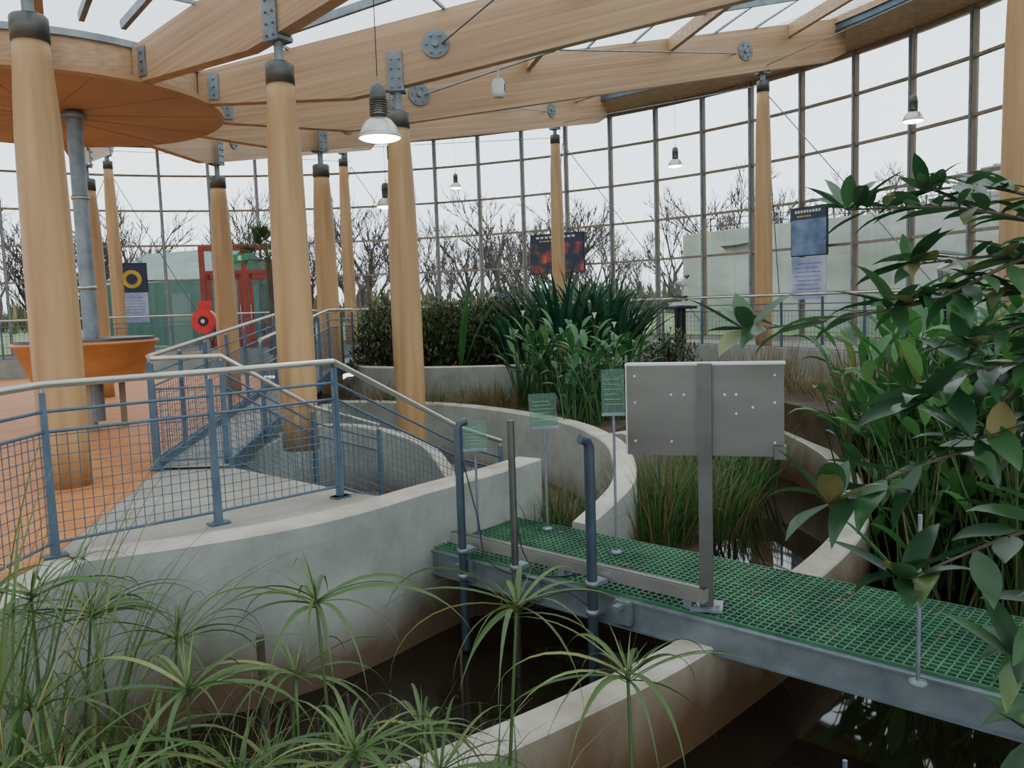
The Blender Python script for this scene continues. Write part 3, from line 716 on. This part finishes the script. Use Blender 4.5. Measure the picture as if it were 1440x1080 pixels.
for i in range(170): leaf(mb,(ru(-.8,1.2),ru(-.8,.6),0),ru(0,6.3),ru(1.0,1.5),ru(.6,1.3),.016,ru(.4,1.8),R.choice(['reed','pap']),6)
mb.obj('sedge_clump',(-2.1,3.4,-1.2))
mb=MB()
for i in range(34): leaf(mb,(ru(-.12,.12),ru(-.2,.2),0),ru(0,6.3),ru(1.38,1.54),ru(1.9,2.8),.018,ru(.6,2.0),'pap',10)
mb.obj('sedge_clump',(-1.84,2.75,-1.2))
mb=MB()
for i in range(1300): leaf(mb,(ru(-1.3,1.1),ru(-.8,.6),0),ru(0,6.3),ru(.7,1.5),ru(.5,1.2),.017,ru(.6,2.2),R.choice(['reed','pap','reed','dry']),6)
mb.obj('sedge_clump',(-.95,2.9,-1.2))
mb=MB()
for i in range(14): 
    x,y=ru(-1.8,-.2),ru(4.2,5.2); mb.tube([(x,y,-1.25),(x+ru(-.03,.03),y,ru(-1.0,-.6))],.008,'bark',5)
for x,y,h in((1.45,3.55,-.6),(1.5,3.5,-.65),(2.6,3.2,-.5),(2.65,3.25,-.55)): mb.tube([(x,y,-1.25),(x,y,h)],.012,'galv',6)
mb.tube([(-1.5,4.6,-1.25),(-1.5,4.6,-.35)],.025,'bark',8)
mb.obj('cut_reed_stalks')
def clump(name,x,y,z,n,L,Wd,el,dr,mat,sp,seg=6,shape='strap',fold=.2):
    mb=MB()
    for i in range(n):
        a=ru(0,6.3); r=sp*math.sqrt(R.random())
        leaf(mb,(r*math.cos(a),r*math.sin(a),0),a+ru(-.7,.7),ru(*el),ru(*L),ru(*Wd),ru(*dr),mat if isinstance(mat,str) else R.choice(mat),seg,fold,shape,ru(-.3,.3))
    return mb.obj(name,(x,y,z))
for x,y,n,L in((.9,15.4,140,2.15),(1.8,15.6,130,2.0),(.2,15.0,70,1.6),(1.5,16.6,90,2.0)):
    clump('agapanthus_clump',x,y,.4,n,(L*.6,L),(.09,.15),(.8,1.5),(.5,1.5),'strap',.5)
def shrub(name,x,y,z,rx,ry,h,n,mat='shrub',lL=(.07,.16),lw=.045):
    mb=MB()
    for i in range(26):
        a=ru(0,6.3); e=ru(.5,1.4); q=Vector((math.cos(a)*math.cos(e)*rx*.9,math.sin(a)*math.cos(e)*ry*.9,math.sin(e)*h*.9)); mb.tube([(0,0,0),q*.5,q],[.015,.01,.004],'bark',4,False)
    for i in range(n):
        a=ru(0,6.3); u=R.random()**.35; e=math.asin(ru(0,1)); p=Vector((math.cos(a)*math.cos(e)*rx*u,math.sin(a)*math.cos(e)*ry*u,math.sin(e)*h*u*ru(.85,1.08)))
        leaf(mb,p,ru(0,6.3),ru(-.2,1.3),ru(*lL),lw,ru(0,.8),mat,2,.15,'oval')
    return mb.obj(name,(x,y,z))
shrub('leafy_shrub',-2.2,15.4,.4,.8,.8,1.35,4500)
shrub('leafy_shrub',-1.1,15.1,.4,1.0,.8,1.3,6000)
shrub('leafy_shrub',-.2,15.6,.4,1.0,.8,1.4,5000)
shrub('leafy_shrub',-1.6,17.6,.4,1.2,.8,1.3,3000)
shrub('leafy_shrub',3.2,16.6,-.1,.7,.7,1.0,1500)
def arumpl(x,y,z,n,h):
    mb=MB()
    for i in range(n):
        a=ru(0,6.3); b=Vector((ru(-.25,.25),ru(-.25,.25),0)); e=ru(1.0,1.5); L=ru(.4,.9)*h
        t=b+Vector((math.cos(a)*math.cos(e),math.sin(a)*math.cos(e),math.sin(e)))*L
        mb.tube([b,(b+t)/2+Vector((0,0,.03)),t],[.012,.01,.007],'arum',5,False)
        leaf(mb,t,a+ru(-.5,.5),ru(.3,1.2),ru(.24,.36)*h/1.2,ru(.07,.12),ru(.8,1.8),'arum',6,.2,'oval')
    if R.random()<.5:
        b=Vector((ru(-.2,.2),ru(-.2,.2),0)); t=b+Vector((0,0,h*1.02)); mb.tube([b,t],.007,'arum',5); mb.lathe(t,[(.005,0),(.02,.05),(.04,.08)],'flower',10)
    mb.obj('arum_lily_plant',(x,y,z))
for x,y,h in((.55,12.2,1.4),(1.0,11.6,1.35),(1.3,11.2,1.2),(.3,13,1.4),(1.7,12.3,1.2),(1.0,12.8,1.5),(.9,10.8,.9)): arumpl(x,y,-.1,42,h)
for x,y,n,L in((1.35,7.9,360,1.2),(1.6,8.6,320,1.25),(1.95,8.2,220,1.05),(.3,7.7,160,.85),(.0,8.2,120,.85),(.5,8.3,140,.9),(.65,7.9,120,.8)):
    clump('reed_clump',x,y,-.9,n,(L*.5,L),(.008,.014),(1.0,1.5),(.5,1.8),['reed','reed','arum','dry'],.35)
clump('iris_clump',2.7,10.4,-1.2,90,(.6,1.15),(.02,.035),(1.1,1.5),(.3,1.4),'broad',.35)
clump('iris_clump',3.2,11.2,-1.2,90,(.6,1.2),(.02,.035),(1.1,1.5),(.3,1.4),'broad',.4)
clump('iris_clump',2.1,9.6,-1.2,90,(.5,1.1),(.02,.03),(1.1,1.5),(.3,1.4),'reed',.3)
for x,y in((-2.2,14.0),(-1.5,13.6),(-.6,13.2),(.0,12.9),(-.2,13.5),(2.6,13.6),(3.6,13.8),(4.8,13.4),(5.0,12.2),(3.4,14.8),(4.4,15.2)):
    clump('dry_grass_tuft',x,y,-.1,140,(.25,.6),(.01,.018),(.6,1.5),(.2,1.5),['dry','dry','reed'],.55,4)
for x,y in((3.9,13.6),(4.6,14.2),(5.3,13)): clump('dry_reed_stand',x,y,-.1,120,(.6,1.1),(.01,.016),(1.2,1.5),(.1,.7),'dry',.45,4)
def thalia(x,y,z,n,h,mat='broad'):
    mb=MB()
    for i in range(n):
        a=ru(0,6.3); b=Vector((ru(-.35,.35),ru(-.35,.35),0)); e=ru(1.2,1.52); L=ru(.35,1)*h*.8
        t=b+Vector((math.cos(a)*math.cos(e),math.sin(a)*math.cos(e),math.sin(e)))*L
        mb.tube([b,(b+t)/2,t],[.014,.011,.007],'papd',5,False)
        leaf(mb,t,a+ru(-.8,.8),ru(.5,1.4),ru(.38,.6),ru(.09,.15),ru(.6,1.9),mat,6,.18,'oval',ru(-.4,.4))
        if R.random()<.7:
            leaf(mb,b+(t-b)*ru(.4,.8),a+ru(-2,2),ru(.5,1.2),ru(.35,.5),ru(.08,.13),ru(.6,1.8),mat,6,.18,'oval',ru(-.4,.4))
    mb.obj('thalia_marsh_plant',(x,y,z))
for x,y,h in((3.85,8.2,3.0),(4.4,7.6,3.1),(4.6,8.8,3.1),(5.2,8.3,3.2),(4.9,7.0,3.0),(3.75,7.3,2.2),(4.2,6.7,2.6),(5.5,9.4,3.2),(4.9,10.2,3.1),(5.9,7.6,3.2),(4.4,9.8,2.9),(6.2,9,3.2),(4.6,6.0,2.7),(5.3,6.4,3.0)):
    thalia(x,y,-1.22,56,h)
mb=MB()
def branch(P_,r0,nl,L=(.16,.26),w=(.045,.07)):
    C=catmull(P_,8); k=len(C); mb.tube(C,[r0*(1-.75*i/(k-1)) for i in range(k)],'bark',7)
    st=int(k*.15)
    for i in range(nl):
        t=st+(k-1-st)*(i/(nl-1)); j=min(int(t),k-2); p=C[j].lerp(C[j+1],t-j); d=(C[j+1]-C[j]).normalized()
        az=math.atan2(d.y,d.x)+(1 if i%2 else -1)*ru(.3,1.3); el=math.asin(max(-1,min(1,d.z)))+ru(-.3,.6)
        q=p+Vector((math.cos(az),math.sin(az),.3))*.02
        mb.tube([p,q],.003,'papd',4,False)
        leaf(mb,q,az,el,ru(*L),ru(*w),ru(.3,1.3),'ficus',6,.14,'oval',ru(-.5,.5))
    for i in range(6): leaf(mb,C[-1],ru(0,6.3),ru(.2,1),ru(*L),ru(*w),ru(.3,1.1),'ficus',6,.14,'oval')
mb.tube([(2.9,3.7,-1.3),(2.85,3.65,.2),(2.75,3.5,1.2),(2.6,3.4,2.3)],[.06,.05,.04,.02],'bark',10)
big=dict(L=(.22,.32),w=(.075,.1))
branch([(2.7,3.5,1.4),(2.2,3.3,1.7),(1.7,3.1,1.8),(1.22,3.0,1.8)],.012,40)
branch([(2.7,3.5,1.3),(2.1,3.2,1.62),(1.5,3.0,1.46),(.85,2.95,1.38)],.012,34,(.17,.28),(.05,.075))
branch([(2.75,3.5,1.0),(2.2,3.2,1.4),(1.8,3.1,1.5),(1.4,3.0,1.45)],.012,34)
branch([(2.75,3.5,1.7),(2.3,3.4,1.82),(1.9,3.3,1.9),(1.6,3.2,1.88)],.012,32)
branch([(2.75,3.5,1.2),(2.3,3.3,1.5),(1.95,3.2,1.62),(1.5,3.1,1.6)],.012,36)
branch([(2.75,3.5,1.1),(2.3,3.1,1.3),(1.95,3.0,1.38),(1.6,2.9,1.3)],.012,30)
branch([(2.8,3.6,.5),(2.2,3.2,.85),(1.7,3.05,.9),(1.15,2.95,.74)],.014,24,**big)
branch([(2.8,3.6,.3),(2.2,3.1,.6),(1.8,2.9,.62),(1.35,2.8,.5)],.014,18,**big)
branch([(2.8,3.6,.7),(2.2,3.2,1.15),(1.8,3.1,1.2),(1.5,3.0,1.1)],.014,24,**big)
branch([(2.8,3.6,.9),(2.3,3.2,1.3),(2.0,3.1,1.25),(1.7,3.0,.95)],.014,24,**big)
branch([(2.8,3.6,.0),(2.3,3.1,.2),(2.0,2.9,.1),(1.85,2.8,-.1)],.012,9,**big)
branch([(2.8,3.6,1.8),(2.3,3.2,1.6),(2.1,3.1,1.2),(1.95,3.0,.9)],.012,26,**big)
branch([(2.8,3.6,.3),(2.3,3.0,.5),(2.0,2.85,.4),(1.75,2.8,.2)],.012,16,**big)
mb.obj('broadleaf_tree')
mb=MB(); mb.tube([(0,0,.4),(.05,0,1.5),(0,0,2.9)],[.14,.12,.1],'bark',12)
for i in range(26):
    a=ru(0,6.3); e=ru(-.1,1.2); t=Vector((math.cos(a)*math.cos(e),math.sin(a)*math.cos(e),math.sin(e)))*.55+Vector((0,0,2.95)); mb.tube([(0,0,2.9),t],.01,'papd',4,False)
    for q in range(13): leaf(mb,t,a+(q-6)*.2,e+ru(-.1,.1)-.1,.55,.035,.7,'palm',4)
mb.obj('fan_palm',(-6.3,22,0))
clump('agapanthus_clump',-1.2,19.5,.4,50,(.8,1.6),(.06,.1),(1.0,1.5),(.4,1.4),'strap',.4)
clump('banana_leaf_plant',-1.0,14.5,.4,9,(1.3,1.9),(.1,.16),(1.2,1.5),(.4,1.2),'arum',.2)
clump('banana_leaf_plant',-2.4,16.4,.4,14,(1.2,2.1),(.08,.12),(1.0,1.5),(.4,1.2),'arum',.3)
